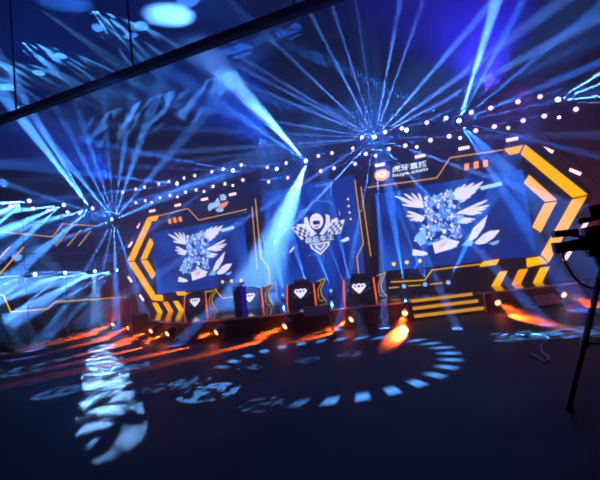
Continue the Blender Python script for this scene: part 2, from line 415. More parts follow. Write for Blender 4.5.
def figure(parent, dx, Y):
    """a winged machine-like shape made of loose feathers and shards"""
    f = map6(390, 180, 6.0, YS, dx); rnd = random.Random(3)
    m = MB()
    fans = [((360, 125), [(562, 8), (545, 36), (520, 66), (488, 96), (455, 120), (505, 14), (455, 22), (415, 40)], 13), ((412, 195), [(590, 118), (602, 150), (580, 172), (556, 196), (520, 205)], 10),
            ((385, 225), [(516, 236), (495, 252), (470, 262), (440, 262)], 9), ((200, 165), [(24, 95), (64, 118), (82, 80), (128, 76), (170, 76), (70, 148)], 10), ((208, 225), [(100, 188), (94, 215), (118, 242), (150, 250), (180, 252)], 9)]
    q = 0
    for b, tips, w in fans:
        m = MB()
        for t in tips:
            flat(m, [f(p) for p in leaf(b, t, w)], Y - 0.0012 * (q % 9)); q += 1
        m.build('wing_picture', PICWHITE, parent)
    m = MB()
    cols = [PICBLUE, PICBLUE, PICBLUE, PICWHITE, PICWHITE, PICWHITE, PICMID]
    clusters = [(300, 125, 50, 45), (388, 140, 42, 40), (232, 150, 42, 50), (330, 195, 60, 50), (252, 215, 48, 42), (400, 225, 34, 36), (300, 285, 62, 40), (232, 305, 46, 46), (395, 305, 44, 46), (320, 375, 95, 45), (190, 345, 36, 38), (350, 90, 40, 35)]
    k = 0
    for cx_, cy_, rx, ry in clusters:
        m.use(PICMID); flat(m, [f((cx_ + rx * .72 * math.cos(a_), cy_ + ry * .72 * math.sin(a_))) for a_ in np.linspace(.2, 2 * PI + .2, 7, endpoint=False)], Y - 0.0128)
        for _ in range(27):
            a = rnd.uniform(0, 2 * PI); rr = math.sqrt(rnd.random()); x = cx_ + rx * rr * math.cos(a); y = cy_ + ry * rr * math.sin(a)
            s_ = rnd.uniform(7, 19); n = rnd.choice((3, 4, 4, 5)); a0 = rnd.uniform(0, 2 * PI); st = rnd.uniform(.25, .65)
            ca, sa = math.cos(a0), math.sin(a0); poly = []
            for i in range(n):
                th = 2 * PI * i / n; u, v = s_ * math.cos(th), s_ * st * math.sin(th); poly.append(f((x + u * ca - v * sa, y + u * sa + v * ca)))
            m.use(rnd.choice(cols)); flat(m, poly, Y - 0.014 - 0.0004 * (k % 20)); k += 1
    for poly, mt in (([(352, 110), (368, 45), (376, 100)], PICBLUE), ([(255, 105), (265, 82), (285, 100), (275, 125)], PICBLUE), ([(372, 125), (392, 118), (412, 128), (408, 146), (388, 152), (374, 142)], PICDARK),
                     ([(146, 345), (190, 300), (215, 330), (220, 385), (180, 385)], PICBLUE), ([(140, 415), (215, 432), (230, 445), (200, 455), (132, 452)], PICWHITE), ([(255, 380), (340, 350), (420, 370), (380, 410), (270, 442)], PICWHITE),
                     ([(290, 385), (350, 360), (345, 385), (300, 410)], PICPINK), ([(470, 352), (500, 290), (585, 210), (565, 280), (520, 345), (480, 368)], PICWHITE), ([(500, 300), (550, 260), (540, 295), (510, 320)], PICPINK),
                     ([(505, 378), (560, 325), (600, 305), (660, 300), (625, 345), (575, 380), (530, 388)], PICWHITE), ([(535, 360), (580, 335), (575, 350)], PICPINK), ([(428, 395), (470, 350), (500, 370), (490, 395)], PICBLUE),
                     ([(590, 380), (655, 360), (650, 378), (620, 392)], PICBLUE)):
        m.use(mt); flat(m, [f(p) for p in poly], Y - 0.024)
    m.build('machine_picture', PICBLUE, parent)
    m = MB(); flat(m, [f(p) for p in ((540, 40), (668, 10), (672, 32), (546, 62))], Y - 0.012); m.build('caption_bar', glow('caption_pale_blue', srgb(165, 215, 250), 1.0), parent)

for s in (-1, 1):
    lab = 'wide blue screen with pale winged figure behind the game desks and small lectern' if s < 0 else 'wide blue screen with pale winged figure under the company lettering'
    t = thing('led_screen', lab, 'screen', (s * 5.6, -0.02, 1.5), None, 'winged figure screens')
    xa, xb = sorted((s * 3.0, s * 8.25))
    m = MB(); m.box(((xa + xb) / 2, -0.018, 3.04), (xb - xa, 0.035, 3.06)); m.build('display', SIDE_SCREEN, t)
    figure(t, 0.0 if s > 0 else -11.05, YS - 0.006)
t = thing('led_screen', 'tall deep blue centre screen carrying the checkered racing crest', 'screen', (0, 1.2, H))
m = MB(); m.box((0, 1.26, 3.2), (4.5, 0.08, 5.2)); m.build('display', CENTRE_SCREEN, t)
cf = map6(240, 180, 4.0, 1.2)
m = MB()
for poly in (((275, 88), (300, 80), (355, 83), (372, 95), (368, 98), (352, 88), (300, 85), (278, 92)), ((225, 125), (300, 113), (300, 117), (228, 129)), ((300, 20), (360, 10), (366, 20), (366, 60), (362, 60), (360, 22), (303, 27)), ((330, 330), (332, 300), (336, 300), (336, 330)), ((270, 300), (320, 293), (320, 296), (270, 303))):
    m = MB(); flat(m, [cf(p) for p in poly], 1.212); m.build('line_graphic', PICMID, t)
m = MB()
for poly in (((150, 178), (172, 180), (160, 190)), ((400, 243), (432, 226), (438, 240), (415, 248)), ((195, 287), (214, 266), (218, 270), (203, 290)), ((133, 243), (148, 240), (141, 254)), ((395, 115), (400, 140), (397, 142))):
    m = MB(); flat(m, [cf(p) for p in poly], 1.212); m.build('shard_graphic', PICWHITE, t)

# crest: shield, two checkered flags, helmet and a lettered band
kf = map6(285, 205, 9.23, 1.2)
crest = thing('racing_crest', 'white racing crest with checkered flags and lettered band on centre screen', 'crest', (0.05, 1.18, 2.6))
def kpoly(mat, polys, y, name):
    m = MB()
    for p in polys: flat(m, [kf(q) for q in p], y)
    return m.build(name, mat, crest)
def quad_cells(c, nu, nv, par):
    TL, TR, BR, BL_ = [Vector(q) for q in c]; out = []
    P = lambda u, v: tuple((TL * (1 - u) + TR * u) * (1 - v) + (BL_ * (1 - u) + BR * u) * v)
    for i in range(nu):
        for j in range(nv):
            if (i + j) % 2 == par: out.append([P(i / nu, j / nv), P((i + 1) / nu, j / nv), P((i + 1) / nu, (j + 1) / nv), P(i / nu, (j + 1) / nv)])
    return out
for c, dk in ((((58, 208), (215, 188), (262, 290), (150, 322)), 0), (((412, 165), (552, 132), (512, 262), (390, 282)), 1)):
    kpoly(PICWHITE, [list(c)], 1.206, 'flag')
    cc = [Vector(q) for q in c]; ctr = sum(cc, Vector((0, 0))) / 4
    inner = [tuple(ctr + (q - ctr) * .88) for q in cc]
    kpoly(PICDARK, quad_cells(inner, 5, 4, dk), 1.200, 'flag_check')
for fq in ([(104, 178), (190, 172), (195, 200), (120, 204)], [(425, 140), (480, 116), (490, 140), (430, 168)]): kpoly(PICWHITE, [fq], 1.204, 'flag_tip')
kpoly(PICDARK, [[(205, 120), (395, 105), (400, 190), (315, 275), (215, 190)]], 1.202, 'shield_field')
for fq in ([(176, 120), (205, 108), (218, 165), (245, 215), (292, 262), (262, 282), (205, 235), (182, 180)], [(375, 80), (412, 100), (418, 170), (395, 225), (345, 280), (318, 268), (362, 205), (378, 150)]): kpoly(PICWHITE, [fq], 1.196, 'shield_rim')
m = MB(); flat(m, [kf((290 + 62 * math.cos(a), 150 + 72 * math.sin(a))) for a in np.linspace(0, 2 * PI, 20, endpoint=False)], 1.195); m.build('helmet', glow('helmet_pale_pink', srgb(238, 226, 245), 1.0), crest)
kpoly(PICDARK, [[(256, 158), (262, 146), (318, 142), (324, 152), (322, 178), (262, 184)]], 1.187, 'visor')
kpoly(PICMID, [[(270, 196), (312, 193), (306, 208), (278, 210)]], 1.187, 'helmet_vent')
kpoly(PICWHITE, [[(222, 352), (415, 335), (408, 372), (330, 462), (240, 400)]], 1.197, 'shield_point')
kpoly(PICDARK, [[(246, 366), (395, 352), (390, 372), (330, 440), (256, 396)]], 1.192, 'point_field')
kpoly(PICWHITE, [[(275, 368), (380, 360), (372, 378), (328, 425), (280, 392)]], 1.187, 'point_inner')
kpoly(PICMID, [[(290, 372), (365, 366), (328, 405)]], 1.183, 'point_core')
kpoly(PICDARK, [[(168, 300), (455, 262), (464, 326), (185, 368)]], 1.190, 'band')

def lettering(txt, parent, name, mat, left, right, height, Y, ext=0.01, sx=1.0):
    """text standing on the line left->right in the plane y=Y"""
    cu = bpy.data.curves.new(name, 'FONT'); cu.body = txt; cu.size = 1.0; cu.extrude = 0.0; cu.align_x = 'LEFT'; cu.resolution_u = 4; cu.offset = 0.012
    tmp = bpy.data.objects.new(name + '_tmp', cu); COL.objects.link(tmp)
    dg = bpy.context.evaluated_depsgraph_get(); dg.update()
    me = bpy.data.meshes.new_from_object(tmp.evaluated_get(dg)); bpy.data.objects.remove(tmp)
    co = np.array([v.co[:] for v in me.vertices])
    lo, hi = co.min(0), co.max(0); w = right[0] - left[0]
    slope = (right[1] - left[1]) / w
    bm = bmesh.new(); bm.from_mesh(me)
    inv = WMAT[parent.name].inverted()
    for v in bm.verts:
        x = left[0] + (v.co.x - lo[0]) / (hi[0] - lo[0]) * w
        z = left[1] + (x - left[0]) * slope + (v.co.y - lo[1]) / (hi[1] - lo[1]) * height
        v.co = inv @ Vector((x, Y, z))
    r = bmesh.ops.extrude_face_region(bm, geom=bm.faces[:])
    for g in r['geom']:
        if isinstance(g, bmesh.types.BMVert): g.co += Vector((0, ext, 0))
    bmesh.ops.recalc_face_normals(bm, faces=bm.faces)
    bm.to_mesh(me); bm.free(); me.materials.clear(); me.materials.append(mat)
    o = bpy.data.objects.new(name, me); COL.objects.link(o); o.parent = parent; WMAT[o.name] = WMAT[parent.name].copy()
    return o
a = kf((190, 358)); b = kf((455, 320)); lettering('极品车王', crest, 'band_lettering', TEXTW, a, b, 0.27, 1.180, 0.008)

# company sign above the right screen
sign = thing('company_sign', 'glowing white Chinese company lettering with round orange badge above the screen', 'sign', (4.3, -0.02, 5.2))
p1 = onY(392.5, 172.5, 0); p2 = onY(427.8, 166.5, 0)
lettering('虎牙直播', sign, 'main_lettering', TEXTW, (p1.x, p1.z), (p2.x, p2.z), 0.235, -0.03, 0.03)
p1 = onY(393, 178.2, 0); p2 = onY(428, 171.5, 0)
lettering('huya.com', sign, 'web_lettering', TEXTW, (p1.x, p1.z), (p2.x, p2.z), 0.17, -0.03, 0.03)
c = onY(382, 175.0, 0)
m = MB(); m.prism([(c.x + .30 * math.cos(a), -0.03, c.z + .23 * math.sin(a)) for a in np.linspace(0, 2 * PI, 28, endpoint=False)], (0, 0.03, 0)); m.build('badge', BADGEO, sign)
m = MB(); m.prism([(c.x + .19 * math.cos(a), -0.045, c.z + .02 + .13 * math.sin(a)) for a in np.linspace(0, 2 * PI, 24, endpoint=False)], (0, 0.014, 0)); m.build('badge_centre', BADGEW, sign)
m = MB(); m.prism([(c.x + .05 * math.cos(a), -0.055, c.z + .03 + .05 * math.sin(a)) for a in np.linspace(0, 2 * PI, 12, endpoint=False)], (0, 0.009, 0)); m.build('badge_dot', SAL, sign)

# small emblem on the left panel
ef = map6(200, 180, 12.0, 0.0)
em = thing('stage_emblem', 'small pale blue and salmon emblem above the narrow far screen', 'emblem', (-4.3, -0.02, 5.1))
m = MB()
for poly in (((95, 335), (115, 285), (180, 270), (215, 210), (240, 260), (235, 320), (190, 330), (150, 345), (115, 375)), ((240, 185), (280, 170), (320, 195), (310, 240), (255, 250)), ((185, 350), (225, 340), (290, 350), (260, 385), (210, 380))):
    m.prism([Vector((ef(p)[0], -0.03, ef(p)[1])) for p in poly], (0, 0.03, 0))
m.build('emblem_shape', glow('emblem_pale_blue', srgb(150, 195, 245), 1.0, .25, 6), em)
m = MB()
for poly in (((220, 300), (290, 270), (350, 255), (325, 305), (270, 350), (225, 335)), ((255, 205), (290, 195), (285, 225), (262, 232))):
    m.prism([Vector((ef(p)[0], -0.042, ef(p)[1])) for p in poly], (0, 0.012, 0))
m.build('emblem_flash', SAL, em)

# ------------------------------------------------------------------ chevrons and light boxes
def seg_thing(name, label, cat, segs, mat, names, y0=-0.06, e=0.06, group=None):
    xs = [p[0] for q in segs for p in q]; zs = [p[1] for q in segs for p in q]
    t = thing(name, label, cat, ((min(xs) + max(xs)) / 2, 0, min(zs)), None, group)
    for sg, nm in zip(segs, names):
        m = MB(); m.prism([Vector((p[0], y0 - .006, p[1])) for p in sg], (0, e, 0)); m.build(nm, mat, t)
    return t
def PX(px, py): v = onY(px, py, 0); return (v.x, v.z)
outer = [[PX(504, 149.3), PX(523, 145.3), PX(519, 153), PX(509.5, 155)],
         [PX(525, 145), PX(587, 194.6), PX(572.5, 197.8), PX(520.5, 154)],
         [PX(586.5, 196.4), PX(572, 199.5), PX(540.8, 254.5), PX(548.6, 262.0)],
         [PX(548, 263.0), PX(540, 256.2), PX(526, 258.5), PX(527, 267.3)]]
inner = [[PX(529, 175), PX(556.8, 200.2), PX(545, 201.8), PX(523.5, 183)], [PX(556.5, 201.8), PX(544, 203.6), PX(532, 227), PX(540.5, 232.5)]]
slant = [[PX(499.5, 271.8), PX(507.5, 270.8), PX(500, 285.6), PX(491, 286.6)], [PX(518.5, 269.8), PX(528, 268.6), PX(520.5, 283.8), PX(511.5, 284.8)], [PX(540, 267.8), PX(549.5, 266.6), PX(541.3, 282.8), PX(532.4, 283.6)]]
squares = [[PX(464.3, 164.2), PX(469, 163.3), PX(469, 169.6), PX(464.3, 170.5)], [PX(473.7, 162.2), PX(478.6, 161.2), PX(478.6, 168), PX(473.7, 169)], [PX(483, 160.6), PX(488, 159.8), PX(488, 166.6), PX(483, 167.4)]]
bar = [[PX(483, 261.5), PX(499.5, 258.8), PX(496.5, 264.6), PX(479.3, 267)]]
mir = lambda segs: [[(-x, z) for x, z in sg] for sg in segs]
for s in (1, -1):
    g = (lambda q: q) if s > 0 else mir
    side = 'beside the broadcast camera' if s > 0 else 'at the far stage end'
    seg_thing('chevron_light', 'large outer yellow chevron light ' + side, 'chevron light', g(outer), AMBER, ['top_segment', 'upper_arm', 'lower_arm', 'foot_segment'])
    seg_thing('chevron_light', 'small inner yellow chevron light ' + side, 'chevron light', g(inner), AMBER, ['upper_arm', 'lower_arm'])
    for k, sg in enumerate(slant):
        pos = ['nearest the game desks', 'middle of three', 'nearest the chevron foot'][k]
        seg_thing('slanted_light', 'slanted yellow light low on the wall %s, %s' % (side, pos), 'light panel', g([sg]), AMBER if k != 1 else AMBER2, ['light_face'], -0.05, 0.05, 'slanted lights at deck level')
    for k, sg in enumerate(squares):
        pos = ['closest to the crest', 'middle of three', 'closest to the chevron'][k]
        seg_thing('square_light', 'small orange square light high up %s, %s' % (side, pos), 'light panel', g([sg]), AMBER2, ['light_face'], -0.03, 0.03, 'small orange squares')
    seg_thing('bar_light', 'short thick yellow bar light low on the wall ' + side, 'light panel', g(bar), AMBER, ['light_face'], -0.05, 0.05)
    # strip lights
    def strip(name_label, pts, mat=STRIP, r=0.022, y=-0.03):
        m = MB(); pts = [Vector((s * p[0], y, p[1])) for p in pts]; m.path(pts, r, 6)
        o = m.build('strip_light', mat); tag(o, name_label, 'strip light'); return o
    w = 'on the company lettering wall' if s > 0 else 'on the narrow far wall'
    strip('thin warm strip light bending under the top edge ' + w, [PX(368, 187.5), PX(437, 178), PX(450, 158), PX(503, 150)])
    strip('long kinked warm strip light beside the centre screen ' + w, [PX(355, 180), PX(363.5, 244), PX(357, 257), PX(359, 275)], STRIPY)
    strip('short straight warm strip light beside the centre screen ' + w, [PX(361, 187), PX(371, 256)])
    if s > 0:
        strip('low bent yellow strip light running to the bar light ' + w, [PX(391, 282), PX(425, 280), PX(432, 270), PX(482, 264)], STRIPY)
        for k, (q1, q2) in enumerate((((389, 288), (399, 287)), ((408, 286), (421, 285)), ((430, 284.3), (443, 282.8)))):
            strip('%s of three short yellow dashes low behind the stage steps' % ORD[k], [PX(*q1), PX(*q2)], STRIPY, 0.02)
    else:
        strip('low bent yellow strip light running to the bar light ' + w, [PX(391, 282), PX(425, 280), PX(432, 270), PX(482, 264)], STRIPY)
    for k, q in enumerate(((394, 264), (407, 262.3), (420, 260.8))):
        v = onY(q[0], q[1], 0); m = MB(); m.lathe([(0.075, 0), (0.075, 0.03), (0.05, 0.055)], (s * v.x, -0.033, v.z), (0, -1, 0), 14)
        tag(m.build('round_light', DOTY), 'round yellow light %s, %s of three from the crest' % (w, ORD[k]), 'light')
    for k, q in enumerate(((348, 199), (348.7, 206), (349.6, 212.5), (350.6, 219))):
        v = onY(q[0], q[1], 1.2); m = MB(); m.lathe([(0.05, 0), (0.05, 0.02), (0.03, 0.035)], (s * (v.x), 1.215, v.z), (0, -1, 0), 12)
        tag(m.build('dot_light', DOTW if s < 0 else DOTY), '%s small dot light on the centre screen edge, %s from the top' % ('yellow' if s > 0 else 'pale blue', ORD[k]), 'light')

# ------------------------------------------------------------------ trusses
def box_truss(name, label, p, q, w, h, side, n=None, r=0.03):
    """p->q along; w depth along side vector, h downward"""
    p, q = Vector(p), Vector(q); sv = Vector(side).normalized() * w; dn = Vector((0, 0, -h)); L = (q - p).length
    t = thing(name, label, 'truss', (p + q) / 2 + dn)
    ch = [(p, q), (p + sv, q + sv), (p + dn, q + dn), (p + sv + dn, q + sv + dn)]
    for a, b in ch:
        m = MB(); m.tube(a, b, r, 8); m.build('chord', DARKMET, t)
    m = MB(); n = n or max(2, int(L / 0.7)); d = (q - p) / n
    for i in range(n):
        a = p + d * i; b = p + d * (i + 1)
        for o1, o2 in ((Vector(), dn), (sv, sv + dn), (Vector(), sv), (dn, sv + dn)):
            if i % 2: m.tube(a + o2, b + o1, r * .45, 6)
            else: m.tube(a + o1, b + o2, r * .45, 6)
    for i in range(n + 1):
        a = p + d * i
        for o1, o2 in ((Vector(), dn), (sv, sv + dn), (Vector(), sv), (dn, sv + dn)): m.tube(a + o1, a + o2, r * .45, 6)
    m.build('lacing', DARKMET, t)
    for k in (.12, .5, .88):
        m = MB(); m.tube(p.lerp(q, k) + sv * .5 + Vector((0, 0, -.02)), p.lerp(q, k) + sv * .5 + Vector((0, 0, CEIL - p.z)), .008, 6); m.tube(p.lerp(q, k), p.lerp(q, k) + sv, .02, 6); m.build('hoist_chain', CB, t)
    return t
YT = -0.55
TZ1, TZ2 = 6.97, 6.30
box_truss('lighting_truss', 'dark lighting truss along the top of the narrow far wall', (-10.8, YT, TZ1), (-2.5, YT, TZ1), 0.45, TZ1 - TZ2, (0, 1, 0))
box_truss('lighting_truss', 'dark lighting truss along the top of the wall with the company lettering', (2.55, YT, TZ1), (11.6, YT, TZ1), 0.45, TZ1 - TZ2, (0, 1, 0))
box_truss('lighting_truss', 'dark lighting truss set back above the centre crest screen', (-2.4, 0.62, TZ1), (2.5, 0.62, TZ1), 0.4, TZ1 - TZ2, (0, 1, 0))
# towers that carry the trusses
TY = -0.325
for xx, lab in ((-10.21, 'dark vertical truss tower at the narrow far end of the lighting truss'), (11.0, 'dark vertical truss tower behind the broadcast camera')):
    t = thing('truss_tower', lab, 'truss', (xx, TY, 0)); m = MB()
    for dx in (-.17, .17):
        for dy in (-.17, .17):
            m = MB(); m.tube((xx + dx, TY + dy, 0.0), (xx + dx, TY + dy, TZ1 + .1), 0.028, 8); m.build('chord', DARKMET, t)
    m = MB(); nz_ = 14
    for i in range(nz_):
        za, zb = i * TZ1 / nz_ + .03, (i + 1) * TZ1 / nz_ + .03
        if i % 2: za, zb = zb, za
        for (ax, ay), (bx, by) in (((-.17, -.17), (.17, -.17)), ((-.17, .17), (.17, .17)), ((-.17, -.17), (-.17, .17)), ((.17, -.17), (.17, .17))):
            m.tube((xx + ax, TY + ay, za), (xx + bx, TY + by, zb), 0.013, 6)
    m.build('lacing', DARKMET, t)
    m = MB(); m.box((xx, TY, 0.02), (.6, .6, .04)); m.build('base_plate', BLACK, t)

# ------------------------------------------------------------------ stage lamps (hanging heads)
def make_lamp(name, label, cat, mw, lens, group, drop=0.20):
    t = thing(name, label, cat, (0, 0, 0), None, group)
    m = MB(); m.lathe([(0.035, 0.13), (0.075, 0.11), (0.088, 0.02), (0.092, -0.10), (0.108, -0.115), (0.108, -0.14), (0.094, -0.14)], (0, 0, 0), (0, 1, -0.0), 16); m.build('housing', BLACK, t)
    m = MB(); m.lathe([(0.080, 0.0), (0.066, 0.016), (0.03, 0.024)], (0, -0.139, 0), (0, -1, 0), 16); m.build('lens', lens, t)
    m = MB()
    for s in (-1, 1): m.box((s * 0.115, 0, 0.06), (0.012, 0.04, 0.2))
    m.box((0, 0, 0.16), (0.242, 0.04, 0.012)); m.tube((0, 0, 0.16), (0, 0, drop), 0.014, 6); m.box((0, 0, drop + .03), (0.06, 0.05, 0.075)); m.build('yoke', BLACK, t)
    t.matrix_world = mw; WMAT[t.name] = mw.copy()
    for ch in t.children: WMAT[ch.name] = mw.copy()
    return t
def lamp_glow(p, col=(.42, .12, 1.0), pw=10):
    spot(p, p + Vector((0, -1, -.5)), 140, pw, col, .9, .02, 'lamp_spill')
row1 = [(125, 195), (138, 192), (146.7, 190), (161, 186), (171, 184), (186, 180.5), (196.7, 177.5), (213.7, 174), (225, 171.2), (243, 166.7), (268.7, 169), (287.5, 165), (319.5, 158), (333, 154.7), (354, 151), (363, 140), (386, 135), (402.5, 131), (427.5, 126), (446.7, 122), (471.7, 116.7), (491, 113), (518, 107), (540, 102.5)]
row2 = [(138, 205), (147.5, 203), (162, 200), (172, 198), (187.5, 194), (198, 191.7), (214.8, 187.7), (226.7, 185), (244.5, 181), (270, 183), (289, 179), (321.7, 173), (335, 170), (356, 166), (366.7, 156), (389.7, 151.7), (406, 148), (431, 143.5), (449.5, 139.5), (476, 134.5), (494.5, 131), (523, 124.5), (544, 121), (575.5, 114.5)]
proto = None
for rn, row in (('upper', row1), ('lower', row2)):
    for i, (px, py) in enumerate(row):
        mid = (10 <= i <= 14) if rn == 'upper' else (9 <= i <= 13)
        v = onY(px, py, 0.60 if mid else YT - 0.02)
        v.y += 0.139 * .9; v.z = (TZ1 if rn == 'upper' else TZ2) - 0.23
        lab = 'white hanging stage lamp, %s from the left on the %s lamp row of the truss' % (ORD[i], rn)
        mw = Matrix.Translation(v - Vector((0, 0.12, 0)))
        if proto is None: proto = make_lamp('stage_lamp', lab, 'stage lamp', mw, LENSW, rn + ' row of truss lamps')
        else: clone(proto, mw, lab, rn + ' row of truss lamps')
        lamp_glow(mw.translation + Vector((0, -.17, -.01)))

# pink strobe bars on the edge of the walls
strobe = None
def add_strobe(p, ang, label, sy=-0.12):
    global strobe
    mw = Matrix.Translation(p) @ Matrix.Rotation(ang, 4, 'Y')
    if strobe is None:
        t = thing('strobe_light', label, 'strobe light', (0, 0, 0), None, 'pink strobe bars around the walls')
        m = MB(); m.box((0, 0.03, 0), (0.42, 0.10, 0.15)); m.build('housing', BLACK, t)
        m = MB(); m.box((0, -0.028, 0), (0.37, 0.016, 0.105)); m.build('tube', STROBE, t)
        m = MB(); m.box((0, 0.10, 0), (0.08, 0.08, 0.06)); m.build('bracket', BLACK, t)
        t.matrix_world = mw; strobe = t; WMAT[t.name] = mw
        return t
    return clone(strobe, mw, label)
tops_px = [(380, 165), (420, 156.3), (464, 148.2), (512, 139.5)]
for k, q in enumerate(tops_px):
    v = onY(q[0], q[1], -0.10)
    for s in (1, -1):
        w = 'above the company lettering wall' if s > 0 else 'above the narrow far wall'
        add_strobe(Vector((s * v.x, -0.10, v.z)), 0, 'pink strobe bar %s, %s from the crest' % (w, ORD[k]))
for k, (q, a) in enumerate((((547.5, 150), 0.80), ((575, 172), 0.80), ((585.5, 224), -1.0), ((567, 256), -1.05))):
    v = onY(q[0], q[1], 0.05 if k < 2 else -.15)
    for s in (1, -1):
        w = 'along the big chevron by the broadcast camera' if s > 0 else 'along the big chevron at the narrow far end'
        add_strobe(Vector((s * v.x, v.y, v.z)), s * (0.65 if k < 2 else -0.92), 'pink strobe bar %s, %s from the top' % (w, ORD[k]))
for s in (1, -1):
    m = MB(); P = [(s * x, 0.19, z) for x, z in ((8.75, 6.2), (10.55, 3.4), (8.95, 0.62))]
    m.path([Vector(p) for p in P], 0.025, 8)
    tag(m.build('lamp_pipe', DARKMET), 'bent dark pipe carrying strobe bars ' + ('behind the broadcast camera' if s > 0 else 'at the narrow far end'), 'pipe')
# yellow profile spots over the strobes
prof = None
for k, q in enumerate(((376.5, 158.5), (417.5, 151), (460.5, 141.5), (508.5, 132), (559, 122.3))):
    for s in (1, -1):
        if s < 0 and k == 4: continue
        v = onY(q[0], q[1], -0.10)
        w = 'over the company lettering wall' if s > 0 else 'over the narrow far wall'
        lab = 'small pale yellow spotlight %s, %s from the crest' % (w, ORD[k])
        p = Vector((s * v.x, -0.10, TZ2 - 0.24))
        mw = Matrix.Translation(p) @ Matrix.Scale(0.72, 4)
        if prof is None: prof = make_lamp('profile_spotlight', lab, 'stage lamp', mw, LENSY, 'pale yellow spotlights', 0.30)
        else: clone(prof, mw, lab)
        if k < 4: spot(p + Vector((0, -.12, -.02)), p + Vector((-0.35 if s > 0 else 0.05, -.25, -1.5)), 10, 3 * BEAM, (1, .80, .30), .4, .02, 'yellow_beam')

# ------------------------------------------------------------------ moving heads with visible beams
def make_head(label, mw, hang=True, group=None):
    t = thing('moving_head', label, 'moving head light', (0, 0, 0), None, group)
    s = 1 if hang else -1
    if hang:    # clamped sideways to the truss, the head in front of it
        m = MB(); m.box((0, 0.25, 0), (0.26, 0.09, 0.22)); m.box((0, .32, 0), (.06, .08, .06)); m.build('base', BLACK, t, 0.012)
        m = MB()
        for q in (-1, 1):
            m = MB(); m.box((q * 0.12, 0.10, 0), (0.03, 0.24, 0.09)); m.build('yoke_arm', BLACK, t)
    else:
        m = MB(); m.box((0, 0, -0.24), (0.26, 0.22, 0.09)); m.build('base', BLACK, t, 0.012)
        m = MB()
        for q in (-1, 1):
            m = MB(); m.box((q * 0.12, 0, -0.09), (0.03, 0.09, 0.24)); m.build('yoke_arm', BLACK, t)
    m = MB(); m.lathe([(0.05, 0.12), (0.085, 0.09), (0.095, -0.02), (0.085, -0.12), (0.085, -0.14)], (0, 0, 0), (0, 1, 0), 16); m.build('head', BLACK, t)
    m = MB(); m.lathe([(0.078, 0), (0.06, .012), (0.03, .018)], (0, -0.139, 0), (0, -1, 0), 16); m.build('lens', LENSB if hang else LENSD, t)
    t.matrix_world = mw; WMAT[t.name] = mw.copy()
    for ch in t.children: WMAT[ch.name] = mw.copy()
    return t
head = {}
def head_at(p, label, hang=True, group='moving heads throwing blue beams', rz=0.0, flare=70):
    mw = Matrix.Translation(p) @ Matrix.Rotation(rz, 4, 'Z')
    if flare: 
        q = p + Matrix.Rotation(rz, 3, 'Z') @ Vector((0, -.2, 0)); spot(q, q + Matrix.Rotation(rz, 3, 'Z') @ Vector((0, -1, 0)), 150, flare * .7, (.03, .19, 1), .9, .03, 'lens_flare_spill')
    if hang not in head:
        head[hang] = make_head(label, mw, hang, group); return head[hang]
    return clone(head[hang], mw, label, group)
def beam_to(h, src, px, py, Y, deg, pw, col, blend=.3):
    t = onY(px, py, Y); d = (t - src).normalized()
    return spot(src + d * 0.19, src + d * 5, deg, pw * BEAM, col, blend, 0.008, 'beam', h)

# star burst above the company lettering
src = onY(375, 138, YT - .15); h = head_at(src, 'moving head throwing the big blue starburst above the company sign', flare=500)
for (px, py, Y, deg, pw) in [(205, 67, -1.9, 2.0, 260), (240, 67, -1.9, 2.0, 260), (270, 75, -1.9, 2.0, 230), (300, 67, -2.2, 2.2, 300), (252, 118, -1.9, 2.2, 190), (250, 132, -1.9, 1.8, 150), (262, 146, -2.5, 2.2, 170), (262, 152, -2.5, 1.8, 100),
                              (338, 67, -2.2, 2.2, 300), (352, 67, -2.2, 1.8, 300), (366, 72, -2.2, 1.6, 150), (388, 67, -2.2, 2.4, 300), (400, 67, -2.2, 2.0, 280), (432, 72, -2.2, 3.0, 300), (420, 105, -2.2, 3.0, 200), (455, 95, -1.9, 3, 260), 
                              (450, 137, -2, 2.2, 90), (440, 160, -2, 2.4, 200), (412, 178, -2, 2.2, 220), (394, 182, -2, 2.0, 200), (378, 195, -2, 2.4, 220), (363, 200, -2, 2.2, 220), (330, 185, -2, 2.4, 280), (308, 180, -2, 2.2, 280), (320, 196, -2, 1.8, 200)]:
    beam_to(h, src, px, py, Y, deg, pw * 2.0, (0.09, 0.25, 1.0))
# big soft beam left of the crest screen, up and down
src = onY(307, 161.5, 0.3); h = head_at(src, 'moving head throwing wide pale beams up and down beside the crest screen', flare=330)
beam_to(h, src, 222, 70, -1.6, 13, 760, BLW, .9); beam_to(h, src, 232, 112, -1.6, 7, 200, BL, .8); beam_to(h, src, 276, 240, -0.4, 27, 300, BLW, 1.0);
# right of centre, tall beam and side fans
src = onY(459, 122, YT - .15); h = head_at(src, 'moving head throwing a tall pale beam right of the starburst', flare=330)
for (px, py, Y, deg, pw) in [(476, 67, -1.9, 6, 620), (488, 67, -1.9, 4, 260), (512, 78, -1.9, 3.5, 230), (530, 92, -1.9, 4, 220), (560, 100, -1.9, 3, 160), (540, 142, -2, 3, 130), (520, 184, -1.6, 14, 60), (500, 185, -1.6, 6, 160), (400, 95, -1.9, 5, 120), (415, 118, -2, 4, 100)]:
    beam_to(h, src, px, py, Y, deg, pw, BLW if pw > 300 else BL, .5)
src = onY(407, 131.2, YT - .15); h = head_at(src, 'small moving head with thin blue rays between the two bright bursts')
for (px, py, deg, pw) in [(350, 118, 3, 90), (355, 150, 3, 80), (340, 165, 3, 80), (450, 110, 3, 80)]:
    beam_to(h, src, px, py, -2, deg, pw, BL)
src = onY(557, 101, YT - .15); h = head_at(src, 'moving head with a white cone close to the picture corner above the broadcast camera')
for (px, py, deg, pw) in [(600, 73, 6, 330), (600, 84, 5, 300), (600, 96, 5, 300), (598, 103, 3, 150)]:
    beam_to(h, src, px, py, -1.5, deg, pw, BLW, .4)
